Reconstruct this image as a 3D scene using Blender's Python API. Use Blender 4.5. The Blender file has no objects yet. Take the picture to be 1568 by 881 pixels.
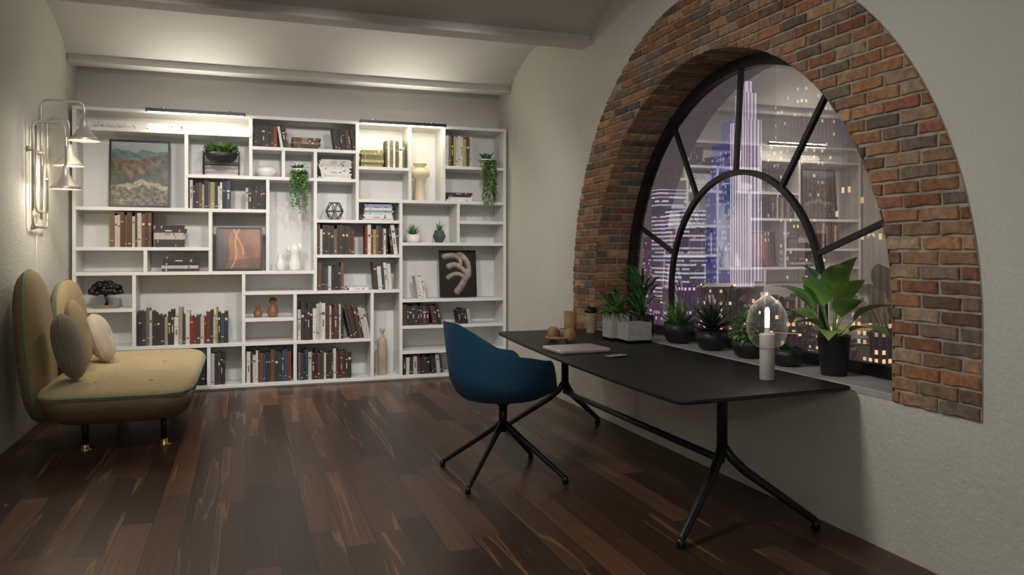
import bpy, math, random
from mathutils import Vector, Matrix, noise
random.seed(7)
S = bpy.context.scene
V = Vector
pi = math.pi

# ------------------------------------------------------------------ materials
def newmat(name):
    m = bpy.data.materials.new(name); m.use_nodes = True
    nt = m.node_tree
    return m, nt, nt.nodes, nt.links, nt.nodes['Principled BSDF']

def pmat(name, col, rough=.5, metal=0., noise_amt=.12, nscale=8., bump=0., bscale=60., emit=None, estr=0., sheen=0., stretch=(1,1,1)):
    m, nt, N, L, P = newmat(name)
    P.inputs['Roughness'].default_value = rough
    P.inputs['Metallic'].default_value = metal
    tc = N.new('ShaderNodeTexCoord')
    mp = N.new('ShaderNodeMapping'); mp.inputs['Scale'].default_value = stretch
    L.new(tc.outputs['Object'], mp.inputs['Vector'])
    nz = N.new('ShaderNodeTexNoise'); nz.inputs['Scale'].default_value = nscale; nz.inputs['Detail'].default_value = 4
    L.new(mp.outputs[0], nz.inputs['Vector'])
    cr = N.new('ShaderNodeValToRGB')
    cr.color_ramp.elements[0].position = .3; cr.color_ramp.elements[1].position = .7
    cr.color_ramp.elements[0].color = (*[max(0, c*(1-noise_amt)) for c in col], 1)
    cr.color_ramp.elements[1].color = (*[min(1, c*(1+noise_amt)) for c in col], 1)
    L.new(nz.outputs['Fac'], cr.inputs[0]); L.new(cr.outputs[0], P.inputs['Base Color'])
    if bump:
        n2 = N.new('ShaderNodeTexNoise'); n2.inputs['Scale'].default_value = bscale; n2.inputs['Detail'].default_value = 5
        L.new(mp.outputs[0], n2.inputs['Vector'])
        b = N.new('ShaderNodeBump'); b.inputs['Strength'].default_value = bump; b.inputs['Distance'].default_value = .01
        L.new(n2.outputs['Fac'], b.inputs['Height']); L.new(b.outputs[0], P.inputs['Normal'])
    if emit:
        P.inputs['Emission Color'].default_value = (*emit, 1); P.inputs['Emission Strength'].default_value = estr
    if sheen: P.inputs['Sheen Weight'].default_value = sheen
    return m

def colmat(name, rough=.6, nscale=40, amt=.25, bump=0):
    m, nt, N, L, P = newmat(name)
    a = N.new('ShaderNodeAttribute'); a.attribute_name = 'Col'
    nz = N.new('ShaderNodeTexNoise'); nz.inputs['Scale'].default_value = nscale; nz.inputs['Detail'].default_value = 6; nz.inputs['Roughness'].default_value = .65
    tc = N.new('ShaderNodeTexCoord'); L.new(tc.outputs['Object'], nz.inputs['Vector'])
    cr = N.new('ShaderNodeValToRGB'); cr.color_ramp.elements[0].position=.3; cr.color_ramp.elements[1].position=.7
    cr.color_ramp.elements[0].color=(*[1-amt]*3,1); cr.color_ramp.elements[1].color=(*[1+amt*.8]*3,1)
    L.new(nz.outputs['Fac'], cr.inputs[0])
    mx = N.new('ShaderNodeMix'); mx.data_type = 'RGBA'; mx.blend_type = 'MULTIPLY'; mx.inputs[0].default_value = 1
    L.new(a.outputs['Color'], mx.inputs[6]); L.new(cr.outputs[0], mx.inputs[7])
    L.new(mx.outputs[2], P.inputs['Base Color'])
    P.inputs['Roughness'].default_value = rough
    if bump:
        b = N.new('ShaderNodeBump'); b.inputs['Strength'].default_value = bump; b.inputs['Distance'].default_value = .012
        L.new(nz.outputs['Fac'], b.inputs['Height']); L.new(b.outputs[0], P.inputs['Normal'])
    return m

def glassmat(name, fac, tint=(1,1,1), facing=False, rough=0.0):
    m = bpy.data.materials.new(name); m.use_nodes = True
    N = m.node_tree.nodes; L = m.node_tree.links
    for n in list(N):
        if n.type == 'BSDF_PRINCIPLED': N.remove(n)
    out = [n for n in N if n.type == 'OUTPUT_MATERIAL'][0]
    t = N.new('ShaderNodeBsdfTransparent'); t.inputs[0].default_value = (*tint, 1)
    g = N.new('ShaderNodeBsdfGlossy'); g.inputs['Roughness'].default_value = rough
    mx = N.new('ShaderNodeMixShader')
    src = g.outputs[0]
    if facing:
        lw = N.new('ShaderNodeLayerWeight'); lw.inputs[0].default_value = .35
        pw = N.new('ShaderNodeMath'); pw.operation='POWER'; pw.inputs[1].default_value=1.8; L.new(lw.outputs['Facing'], pw.inputs[0])
        ma = N.new('ShaderNodeMath'); ma.operation = 'MULTIPLY_ADD'; ma.inputs[1].default_value = fac; ma.inputs[2].default_value = .04; ma.use_clamp = True
        L.new(pw.outputs[0], ma.inputs[0]); L.new(ma.outputs[0], mx.inputs[0])
        tl = N.new('ShaderNodeBsdfTranslucent'); tl.inputs[0].default_value=(.9,.9,.9,1)
        m2 = N.new('ShaderNodeMixShader'); m2.inputs[0].default_value=.2
        L.new(g.outputs[0], m2.inputs[1]); L.new(tl.outputs[0], m2.inputs[2]); src = m2.outputs[0]
    else: mx.inputs[0].default_value = fac
    L.new(t.outputs[0], mx.inputs[1]); L.new(src, mx.inputs[2]); L.new(mx.outputs[0], out.inputs[0])
    return m

M = {}
def plaster(name, col, bump=.35):
    m, nt, N, L, P = newmat(name)
    P.inputs['Roughness'].default_value = .85
    tc = N.new('ShaderNodeTexCoord')
    n1 = N.new('ShaderNodeTexNoise'); n1.inputs['Scale'].default_value = 1.3; n1.inputs['Detail'].default_value = 5
    n2 = N.new('ShaderNodeTexNoise'); n2.inputs['Scale'].default_value = 38; n2.inputs['Detail'].default_value = 7; n2.inputs['Roughness'].default_value=.6
    n3 = N.new('ShaderNodeTexVoronoi'); n3.inputs['Scale'].default_value = 14; 
    for n in (n1, n2, n3): L.new(tc.outputs['Object'], n.inputs['Vector'])
    cr = N.new('ShaderNodeValToRGB')
    cr.color_ramp.elements[0].position = .3; cr.color_ramp.elements[1].position = .7
    cr.color_ramp.elements[0].color = (*[c*.92 for c in col], 1); cr.color_ramp.elements[1].color = (*col, 1)
    L.new(n1.outputs['Fac'], cr.inputs[0]); L.new(cr.outputs[0], P.inputs['Base Color'])
    r3 = N.new('ShaderNodeMapRange'); r3.inputs[1].default_value = .0; r3.inputs[2].default_value = .14
    L.new(n3.outputs['Distance'], r3.inputs[0])
    a = N.new('ShaderNodeMath'); a.operation = 'ADD'
    s = N.new('ShaderNodeMath'); s.operation = 'MULTIPLY'; s.inputs[1].default_value = .35
    L.new(r3.outputs[0], s.inputs[0]); L.new(n2.outputs['Fac'], a.inputs[0]); L.new(s.outputs[0], a.inputs[1])
    b = N.new('ShaderNodeBump'); b.inputs['Strength'].default_value = bump; b.inputs['Distance'].default_value = .016
    L.new(a.outputs[0], b.inputs['Height']); L.new(b.outputs[0], P.inputs['Normal'])
    return m
M['plaster'] = plaster('wall_plaster', (.66, .66, .60), .5)
M['plasterS'] = plaster('wall_plaster_smooth', (.62, .61, .57), .2)
M['ceil'] = plaster('ceiling_plaster', (.68, .67, .64), .12)
M['shelf'] = pmat('shelf_white', (.72, .715, .70), .45, noise_amt=.02)
M['black'] = pmat('black_metal', (.012, .012, .013), .35, .3, bump=.03)
M['blacktop'] = pmat('table_black_linoleum', (.009, .009, .010), .5, noise_amt=.2)
M['frame'] = pmat('window_frame_black', (.012, .012, .014), .4, .2)
M['sill'] = pmat('sill_stone', (.38, .38, .37), .5, noise_amt=.1)
M['books'] = colmat('book_cloth')
M['brick'] = colmat('old_brick', .88, 24, .45, .6)
M['mortar'] = pmat('brick_mortar', (.36, .31, .25), .95, noise_amt=.3, nscale=14, bump=.6, bscale=70)
M['art'] = colmat('art_print', .35, 30, .05)
M['white'] = pmat('white_ceramic', (.78, .76, .72), .35, noise_amt=.03)
M['cream'] = pmat('cream_ceramic', (.72, .62, .42), .4, noise_amt=.06)
M['beigev'] = pmat('beige_ceramic', (.42, .33, .24), .5)
M['darkpot'] = pmat('dark_pot', (.015, .015, .017), .45)
M['greypot'] = pmat('grey_geo_pot', (.07, .075, .09), .5)
M['concrete'] = pmat('concrete', (.36, .36, .35), .85, noise_amt=.15, nscale=20, bump=.3)
M['soil'] = pmat('soil', (.03, .02, .014), .95, bump=.6)
M['leaf'] = pmat('leaf_green', (.09, .21, .05), .4, noise_amt=.3, nscale=14)
M['leafL'] = pmat('leaf_light', (.20, .34, .08), .4, noise_amt=.3, nscale=10)
M['leafD'] = pmat('leaf_dark', (.025, .045, .035), .45, noise_amt=.4)
M['fern'] = pmat('leaf_fern', (.05, .15, .04), .45, noise_amt=.35, nscale=20)
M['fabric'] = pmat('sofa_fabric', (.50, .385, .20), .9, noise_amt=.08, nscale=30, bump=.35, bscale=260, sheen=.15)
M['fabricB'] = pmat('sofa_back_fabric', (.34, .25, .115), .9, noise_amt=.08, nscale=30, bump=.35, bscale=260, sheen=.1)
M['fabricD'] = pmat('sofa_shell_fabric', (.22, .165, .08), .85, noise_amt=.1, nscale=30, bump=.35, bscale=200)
M['piping'] = pmat('sofa_piping', (.16, .30, .24), .7)
M['cushA'] = pmat('cushion_taupe', (.20, .17, .125), .95, bump=.4, bscale=220, sheen=.2)
M['cushB'] = pmat('cushion_sand', (.55, .46, .34), .95, bump=.4, bscale=220, sheen=.2)
M['brass'] = pmat('brass', (.60, .42, .18), .3, 1.)
M['nickel'] = pmat('sconce_metal', (.46, .43, .39), .42, .75)
M['chair'] = pmat('chair_blue_shell', (.010, .060, .125), .5, noise_amt=.08)
M['chairin'] = pmat('chair_blue_fabric', (.010, .050, .10), .9, bump=.3, bscale=250)
M['alu'] = pmat('laptop_aluminium', (.70, .67, .64), .3, .5, noise_amt=.02)
M['apple'] = pmat('laptop_badge', (.9, .9, .88), .2, .2)
M['phone'] = pmat('phone_glass', (.25, .33, .36), .12, noise_amt=.5, nscale=25)
M['wood'] = pmat('tan_wood', (.42, .25, .12), .5, noise_amt=.25, nscale=6, stretch=(1, 1, 8))
M['leather'] = pmat('tan_leather', (.40, .24, .11), .55)
M['figwood'] = pmat('figure_wood', (.24, .10, .05), .45, noise_amt=.25)
M['led'] = pmat('led_tube', (1, 1, 1), .4, emit=(1., .93, .82), estr=12)
M['bulb'] = pmat('bulb_glow', (1, .9, .7), .4, emit=(1., .78, .46), estr=20)
M['strip'] = pmat('strip_glow', (1, .9, .7), .4, emit=(1., .88, .66), estr=8)
M['glass'] = glassmat('window_glass', .48, (.97, .95, .97))
M['cloche'] = glassmat('cloche_glass', .7, (.97, .97, .97), True, .06)
M['lampwhite'] = pmat('lamp_body_white', (.50, .48, .46), .45)

# ------------------------------------------------------------------ builder
class B:
    def __init__(s): s.v=[]; s.f=[]; s.m=[]; s.c=[]; s.sm=[]; s.mats=[]
    def mi(s, mat):
        if mat not in s.mats: s.mats.append(mat)
        return s.mats.index(mat)
    def raw(s, vs, fs, mat, smooth=False, col=(1,1,1), T=None):
        o = len(s.v); mi = s.mi(mat)
        for p in vs:
            p = V(p)
            s.v.append(T @ p if T is not None else p)
        for i, f in enumerate(fs):
            s.f.append([o+k for k in f]); s.m.append(mi); s.sm.append(smooth)
            s.c.append(col[i] if isinstance(col, list) else col)
    def box(s, c, size, mat, T=None, col=(1,1,1)):
        x,y,z=c; a,b,d=size[0]/2,size[1]/2,size[2]/2
        vs=[(x-a,y-b,z-d),(x+a,y-b,z-d),(x+a,y+b,z-d),(x-a,y+b,z-d),(x-a,y-b,z+d),(x+a,y-b,z+d),(x+a,y+b,z+d),(x-a,y+b,z+d)]
        s.raw(vs,[(0,3,2,1),(4,5,6,7),(0,1,5,4),(1,2,6,5),(2,3,7,6),(3,0,4,7)],mat,False,col,T)
    def lathe(s, prof, c, mat, seg=32, T=None, smooth=True):
        vs=[]; fs=[]
        n=len(prof)
        for r,z in prof:
            for i in range(seg):
                a=2*pi*i/seg; vs.append((c[0]+r*math.cos(a),c[1]+r*math.sin(a),c[2]+z))
        for j in range(n-1):
            for i in range(seg):
                k=(i+1)%seg; fs.append((j*seg+i,j*seg+k,(j+1)*seg+k,(j+1)*seg+i))
        if prof[0][0]>1e-4: fs.append(tuple(range(seg-1,-1,-1)))
        if prof[-1][0]>1e-4: fs.append(tuple((n-1)*seg+i for i in range(seg)))
        s.raw(vs,fs,mat,smooth,(1,1,1),T)
    def tube(s, pts, r, mat, seg=10, closed=False, T=None):
        pts=[V(p) for p in pts]; n=len(pts); vs=[]; fs=[]
        prev=None
        for i,p in enumerate(pts):
            if closed: t=(pts[(i+1)%n]-pts[i-1]).normalized()
            else: t=(pts[min(i+1,n-1)]-pts[max(i-1,0)]).normalized()
            if prev is None:
                a=V((0,0,1)) if abs(t.z)<.9 else V((1,0,0))
                u=t.cross(a).normalized()
            else:
                u=(prev-t*prev.dot(t)).normalized()
            prev=u; w=t.cross(u)
            rr=r[i] if isinstance(r,(list,tuple)) else r
            for k in range(seg):
                a=2*pi*k/seg; vs.append(p+u*rr*math.cos(a)+w*rr*math.sin(a))
        m=n if closed else n-1
        for j in range(m):
            j2=(j+1)%n
            for k in range(seg):
                k2=(k+1)%seg; fs.append((j*seg+k,j*seg+k2,j2*seg+k2,j2*seg+k))
        if not closed:
            fs.append(tuple(range(seg-1,-1,-1))); fs.append(tuple((n-1)*seg+i for i in range(seg)))
        s.raw(vs,fs,mat,True,(1,1,1),T)
    def ell(s, c, r, mat, T=None, su=20, sv=12):
        vs=[];fs=[]
        for j in range(sv+1):
            t=pi*j/sv-pi/2
            for i in range(su):
                a=2*pi*i/su
                vs.append((c[0]+r[0]*max(math.cos(t),1e-3)*math.cos(a),c[1]+r[1]*max(math.cos(t),1e-3)*math.sin(a),c[2]+r[2]*math.sin(t)))
        for j in range(sv):
            for i in range(su):
                k=(i+1)%su; fs.append((j*su+i,j*su+k,(j+1)*su+k,(j+1)*su+i))
        s.raw(vs,fs,mat,True,(1,1,1),T)
    def rloft(s, cx, cy, levels, mat, seg=8, smooth=True, T=None):
        """levels: (hx,hy,r,z)"""
        vs=[];fs=[];n=4*(seg+1)
        for hx,hy,r,z in levels:
            for q,(sx,sy) in enumerate([(1,1),(-1,1),(-1,-1),(1,-1)]):
                for k in range(seg+1):
                    a=q*pi/2+(pi/2)*k/seg
                    vs.append((cx+sx*(hx-r)+r*math.cos(a),cy+sy*(hy-r)+r*math.sin(a),z))
        for j in range(len(levels)-1):
            for i in range(n):
                k=(i+1)%n; fs.append((j*n+i,j*n+k,(j+1)*n+k,(j+1)*n+i))
        fs.append(tuple(range(n-1,-1,-1))); fs.append(tuple((len(levels)-1)*n+i for i in range(n)))
        s.raw(vs,fs,mat,smooth,(1,1,1),T)
    def pad(s, c, U, W, Nn, hu, hv, th, e, mat, p=4, mat2=None, dimples=(), ddepth=.03, drad=.07, seg=64, rings=22, pipe=None, taper=0):
        c=V(c);U=V(U).normalized();W=V(W).normalized();Nn=V(Nn).normalized()
        def bd(a):
            ca,sa=math.cos(a),math.sin(a)
            x=math.copysign(abs(ca)**(2/e),ca)*hu; y=math.copysign(abs(sa)**(2/e),sa)*hv
            return x*(1+taper*y/hv),y
        for side,mt in ((1,mat),(-1,mat2 or mat)):
            vs=[c+Nn*side*th/2]; fs=[]
            for d in dimples:
                if side==1:
                    q=math.exp(-((d[0])**2+(d[1])**2)/drad**2); vs[0]=vs[0]-Nn*ddepth*q
            for j in range(1,rings+1):
                t=math.sin(j/rings*pi/2)
                hgt=th/2*max(0,(1-t**p))**.5
                for i in range(seg):
                    x,y=bd(2*pi*i/seg); x*=t;y*=t
                    h=hgt
                    if side==1:
                        for d in dimples:
                            h-=ddepth*math.exp(-((x-d[0])**2+(y-d[1])**2)/drad**2)*min(1,hgt/(th*.4))
                    vs.append(c+U*x+W*y+Nn*side*h)
            for i in range(seg):
                k=(i+1)%seg
                fs.append((0,1+i,1+k) if side==1 else (0,1+k,1+i))
            for j in range(rings-1):
                for i in range(seg):
                    k=(i+1)%seg; a=1+j*seg
                    q=(a+i,a+seg+i,a+seg+k,a+k)
                    fs.append(q if side==1 else q[::-1])
            s.raw(vs,fs,mt,True)
        if pipe:
            pts=[]
            for i in range(seg):
                x,y=bd(2*pi*i/seg); pts.append(c+U*x*1.005+W*y*1.005)
            s.tube(pts,pipe[1],pipe[0],6,closed=True)
    def leaf(s, base, az, el, L, Wd, mat, droop=.8, fold=.25, n=7, shape=.8, stem=0, stemr=.003):
        base=V(base); p=base.copy(); side=V((-math.sin(az),math.cos(az),0))
        vs=[];fs=[]; st=L/n
        if stem:
            d=V((math.cos(az)*math.cos(el),math.sin(az)*math.cos(el),math.sin(el)))
            s.tube([p,p+d*stem*.5+V((0,0,stem*.02)),p+d*stem],stemr,mat,5); p=p+d*stem
        e=el
        for i in range(n+1):
            t=i/n
            w=Wd*math.sin(pi*min(1,max(0,t))**shape)*.5 if i not in (0,n) else Wd*.03
            d=V((math.cos(az)*math.cos(e),math.sin(az)*math.cos(e),math.sin(e)))
            nn=side.cross(d)*-1
            vs+= [p+side*w-nn*(-fold*w), p, p-side*w-nn*(-fold*w)]
            p=p+d*st; e-=droop/n
        for i in range(n):
            a=i*3; fs+=[(a,a+1,a+4,a+3),(a+1,a+2,a+5,a+4)]
        s.raw(vs,fs,mat,True)
    def build(s, name, bevel=0, origin=True, xmax=None):
        if xmax:
            for p in s.v:
                if p.x>xmax-.06: p.x=xmax-.06+.055*math.tanh((p.x-xmax+.06)/.06)
        me=bpy.data.meshes.new(name)
        if origin:
            xs=[p.x for p in s.v];ys=[p.y for p in s.v];zs=[p.z for p in s.v]
            o=V(((min(xs)+max(xs))/2,(min(ys)+max(ys))/2,min(zs)))
        else: o=V((0,0,0))
        me.from_pydata([tuple(p-o) for p in s.v],[],s.f)
        for m in s.mats: me.materials.append(m)
        me.polygons.foreach_set('material_index',s.m)
        me.polygons.foreach_set('use_smooth',s.sm)
        ca=me.color_attributes.new(name='Col',type='FLOAT_COLOR',domain='CORNER')
        buf=[]
        for f,c in zip(s.f,s.c): buf+= [c[0],c[1],c[2],1.]*len(f)
        ca.data.foreach_set('color',buf)
        me.update()
        ob=bpy.data.objects.new(name,me); ob.location=o
        S.collection.objects.link(ob)
        if bevel:
            b=ob.modifiers.new('bevel','BEVEL'); b.width=bevel; b.segments=2; b.limit_method='ANGLE'; b.angle_limit=math.radians(50)
        return ob

# ------------------------------------------------------------------ room
XL, XR, YB, YF = -1.60, 2.84, 8.72, -1.6
WT = 3.62
CY, CZ, RO, RI = 4.40, 1.10, 2.06, 1.61
HB = .705

# floor
def floor_mat():
    m, nt, N, L, P = newmat('walnut_planks')
    def math_(op, a, b=None, c=None):
        n=N.new('ShaderNodeMath'); n.operation=op
        for i,x in enumerate((a,b,c)):
            if x is None: continue
            if isinstance(x,(int,float)): n.inputs[i].default_value=x
            else: L.new(x,n.inputs[i])
        return n.outputs[0]
    g=N.new('ShaderNodeNewGeometry'); sp=N.new('ShaderNodeSeparateXYZ'); L.new(g.outputs['Position'],sp.inputs[0])
    X,Y=sp.outputs[0],sp.outputs[1]
    xr=math_('DIVIDE',X,.15); row=math_('FLOOR',xr); fx=math_('FRACT',xr)
    wn=N.new('ShaderNodeTexWhiteNoise'); wn.noise_dimensions='1D'; L.new(row,wn.inputs['W'])
    yr=math_('ADD',math_('DIVIDE',Y,1.3),math_('MULTIPLY',wn.outputs['Value'],9.)); col=math_('FLOOR',yr); fy=math_('FRACT',yr)
    cb=N.new('ShaderNodeCombineXYZ'); L.new(row,cb.inputs[0]); L.new(col,cb.inputs[1])
    w2=N.new('ShaderNodeTexWhiteNoise'); w2.noise_dimensions='3D'; L.new(cb.outputs[0],w2.inputs['Vector'])
    rnd=w2.outputs['Value']
    cv=N.new('ShaderNodeCombineXYZ'); L.new(math_('MULTIPLY',X,70.),cv.inputs[0]); L.new(math_('MULTIPLY',Y,1.3),cv.inputs[1]); L.new(math_('MULTIPLY',rnd,61.),cv.inputs[2])
    gn=N.new('ShaderNodeTexNoise'); gn.inputs['Scale'].default_value=1.1; gn.inputs['Detail'].default_value=8; gn.inputs['Roughness'].default_value=.6; gn.inputs['Distortion'].default_value=.4
    L.new(cv.outputs[0],gn.inputs['Vector'])
    cv2=N.new('ShaderNodeCombineXYZ'); L.new(math_('MULTIPLY',X,9.),cv2.inputs[0]); L.new(math_('MULTIPLY',Y,.38),cv2.inputs[1]); L.new(math_('MULTIPLY',rnd,37.),cv2.inputs[2])
    sn=N.new('ShaderNodeTexNoise'); sn.inputs['Scale'].default_value=1.; sn.inputs['Detail'].default_value=2; sn.inputs['Distortion'].default_value=.2
    L.new(cv2.outputs[0],sn.inputs['Vector'])
    cr=N.new('ShaderNodeValToRGB'); e=cr.color_ramp.elements
    e[0].position=0; e[0].color=(.032,.017,.012,1); e[1].position=1; e[1].color=(.130,.064,.038,1)
    x=e.new(.4); x.color=(.050,.026,.017,1)
    x=e.new(.78); x.color=(.085,.042,.026,1)
    L.new(rnd,cr.inputs[0])
    gr=N.new('ShaderNodeValToRGB'); gr.color_ramp.elements[0].position=.25; gr.color_ramp.elements[0].color=(.62,.60,.58,1); gr.color_ramp.elements[1].position=.75; gr.color_ramp.elements[1].color=(1.38,1.34,1.3,1)
    L.new(gn.outputs['Fac'],gr.inputs[0])
    mx=N.new('ShaderNodeMix'); mx.data_type='RGBA'; mx.blend_type='MULTIPLY'; mx.inputs[0].default_value=1
    L.new(cr.outputs[0],mx.inputs[6]); L.new(gr.outputs[0],mx.inputs[7])
    sr=N.new('ShaderNodeValToRGB'); ee=sr.color_ramp.elements
    ee[0].position=.605; ee[0].color=(0,0,0,1); ee[1].position=.622; ee[1].color=(.8,.8,.8,1); q=ee.new(.642); q.color=(.10,.10,.10,1)
    L.new(sn.outputs['Fac'],sr.inputs[0])
    m2=N.new('ShaderNodeMix'); m2.data_type='RGBA'
    L.new(sr.outputs[0],m2.inputs[0]); L.new(mx.outputs[2],m2.inputs[6]); m2.inputs[7].default_value=(.27,.135,.065,1)
    gx=math_('LESS_THAN',math_('ABSOLUTE',math_('SUBTRACT',fx,.5)),.489)
    gy=math_('LESS_THAN',math_('ABSOLUTE',math_('SUBTRACT',fy,.5)),.4985)
    gg=math_('MULTIPLY',gx,gy)
    m3=N.new('ShaderNodeMix'); m3.data_type='RGBA'
    L.new(gg,m3.inputs[0]); m3.inputs[6].default_value=(.010,.006,.005,1); L.new(m2.outputs[2],m3.inputs[7])
    L.new(m3.outputs[2],P.inputs['Base Color'])
    P.inputs['Roughness'].default_value=.34; P.inputs['Specular IOR Level'].default_value=.4
    b=N.new('ShaderNodeBump'); b.inputs['Strength'].default_value=.15; b.inputs['Distance'].default_value=.003
    h=math_('ADD',gg,math_('MULTIPLY',gn.outputs['Fac'],.2)); L.new(h,b.inputs['Height']); L.new(b.outputs[0],P.inputs['Normal'])
    return m
b=B(); b.box(((XL+XR)/2,(YB+YF)/2,-.05),(XR-XL+.4,YB-YF+.4,.1),floor_mat()); b.build('floor')

b=B(); b.box((XL-.1,(YB+YF)/2,WT/2),(.2,YB-YF+.4,WT),M['plaster']); b.build('wall_left')
b=B(); b.box(((XL+XR)/2,YB+.1,WT/2),(XR-XL,.2,WT),M['plasterS']); b.build('wall_back')
b=B(); b.box(((XL+XR)/2,YF-.1,WT/2),(XR-XL,.2,WT),M['plaster']); b.build('wall_front')

# right wall with arched opening
b=B()
def wall_skin(x, R, flip):
    ys=[YF]+[CY-R*math.cos(pi*i/72) for i in range(73)]+[YB]
    for i in range(len(ys)-1):
        y0,y1=ys[i],ys[i+1]
        if y0<CY-R-1e-6 or y1>CY+R+1e-6:
            quads=[((0,0),(WT,WT))]
        else:
            h=lambda y: CZ+math.sqrt(max(0,R*R-(y-CY)**2))
            quads=[((0,0),(HB,HB)),((h(y0),h(y1)),(WT,WT))]
        for (a0,a1),(c0,c1) in quads:
            f=(0,1,2,3); b.raw([(x,y0,a0),(x,y1,a1),(x,y1,c1),(x,y0,c0)],[f if flip else f[::-1]],M['plaster'])
wall_skin(XR,RO,False); wall_skin(3.25,RI,True)
b.raw([(XR,YF,0),(3.25,YF,0),(3.25,YF,WT),(XR,YF,WT)],[(0,1,2,3)],M['plaster'])
b.raw([(XR,YB,0),(3.25,YB,0),(3.25,YB,WT),(XR,YB,WT)],[(3,2,1,0)],M['plaster'])
b.raw([(XR,YF,WT),(3.25,YF,WT),(3.25,YB,WT),(XR,YB,WT)],[(0,1,2,3)],M['plaster'])
b.raw([(XR,YF,0),(3.25,YF,0),(3.25,YB,0),(XR,YB,0)],[(3,2,1,0)],M['plaster'])
wall=b.build('wall_right')

# brick arch surround: mortar bed plus individually modelled bricks
def arch_pts(R, n=72, zb=HB):
    p=[(CY-R,zb+(CZ-zb)*i/4) for i in range(4)]
    p+=[(CY-R*math.cos(pi*i/n),CZ+R*math.sin(pi*i/n)) for i in range(n+1)]
    p+=[(CY+R,CZ-(CZ-zb)*i/4) for i in range(1,5)]
    return p
b=B(); XM=XR-.006
po,pin=arch_pts(RO),arch_pts(RI)
for i in range(len(po)-1):
    a,b2,c,d=pin[i],pin[i+1],po[i+1],po[i]
    b.raw([(XM,*a),(XM,*b2),(XM,*c),(XM,*d)],[(0,1,2,3)],M['mortar'])
    b.raw([(XM,*a),(3.24,*a),(3.24,*b2),(XM,*b2)],[(0,1,2,3)],M['mortar'])
    b.raw([(XM,*d),(XM,*c),(XR+.01,*c),(XR+.01,*d)],[(0,1,2,3)],M['mortar'])
for sgn in (-1,1):
    y0,y1=CY+sgn*RI,CY+sgn*RO
    b.raw([(XM,y0,HB),(XM,y1,HB),(XR+.01,y1,HB),(XR+.01,y0,HB)],[(0,1,2,3)],M['mortar'])
BC=[(.36,.165,.085),(.31,.15,.085),(.42,.22,.12),(.26,.15,.10),(.24,.17,.125),(.18,.14,.11),(.34,.22,.14),(.29,.12,.075),(.38,.27,.18),(.46,.27,.15),(.20,.12,.085),(.33,.17,.09)]
def bcol():
    c=random.choice(BC); k=random.uniform(.70,1.1); return tuple(min(1,x*k) for x in c)
def clip(poly,n,d):  # keep p.n<=d
    out=[]
    for i in range(len(poly)):
        p,q=poly[i],poly[(i+1)%len(poly)]
        sp,sq=p.dot(n)-d,q.dot(n)-d
        if sp<=0: out.append(p)
        if sp*sq<0: out.append(p+(q-p)*(sp/(sp-sq)))
    return out
rr_=random.Random(3)
BW,BH,MT=.205,.0640,.0125
nrow=int((CZ+RO-HB)/BH)+1
for r in range(nrow):
    z0=HB+r*BH+.002; z1=z0+BH-MT
    off=(r%2)*.5+rr_.uniform(-.06,.06)
    nb=int(2*RO/BW)+3
    for k in range(-1,nb):
        y0=CY-RO+(k-off)*BW; y1=y0+BW-MT
        zc=(z0+z1)/2
        poly=[]
        for (ya,za,yb,zb_) in ((y0,z0,y1,z0),(y1,z0,y1,z1),(y1,z1,y0,z1),(y0,z1,y0,z0)):
            ns=4 if abs(yb-ya)>.05 else 2
            for q_ in range(ns): poly.append(V((ya+(yb-ya)*q_/ns+rr_.uniform(-.003,.003),za+(zb_-za)*q_/ns+rr_.uniform(-.0028,.0028))))
        if zc<CZ:
            yc=(y0+y1)/2
            sg=1 if yc>CY else -1
            poly=clip(poly,V((sg,0)),sg*CY+RO-.002)
            if len(poly)>2: poly=clip(poly,V((-sg,0)),-sg*CY-RI+.006)
        else:
            c=(V((y0,z0))+V((y1,z1)))/2-V((CY,CZ)); 
            if c.length<RI-.13 or c.length>RO+.13: continue
            for it in range(2):
                n=c.normalized(); C0=V((CY,CZ))
                pl=clip(poly,n,n.dot(C0)+RO-.002)
                if len(pl)>2: pl=clip(pl,-n,-n.dot(C0)-RI+.006)
                if len(pl)<3: break
                c=sum(pl,V((0,0)))/len(pl)-C0
            poly=pl
        if len(poly)<3: continue
        cen=sum(poly,V((0,0)))/len(poly)
        ar=abs(sum(poly[i].x*poly[(i+1)%len(poly)].y-poly[(i+1)%len(poly)].x*poly[i].y for i in range(len(poly))))/2
        if ar<.0006: continue
        n=len(poly); dx=.007+rr_.uniform(0,.006)
        sk=lambda p,m: p-(p-cen).normalized()*min(m,(p-cen).length*.5)
        vs=[(XM+.002,p.x,p.y) for p in poly]+[(XM-dx+.004,*sk(p,.0015)) for p in poly]+[(XM-dx-rr_.uniform(0,.002),*sk(p,.006)) for p in poly]
        fs=[tuple(2*n+i for i in range(n))]
        for j in (0,1):
            for i in range(n):
                q=(i+1)%n; fs.append((j*n+i,j*n+q,(j+1)*n+q,(j+1)*n+i))
        b.raw(vs,fs,M['brick'],False,bcol())
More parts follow.
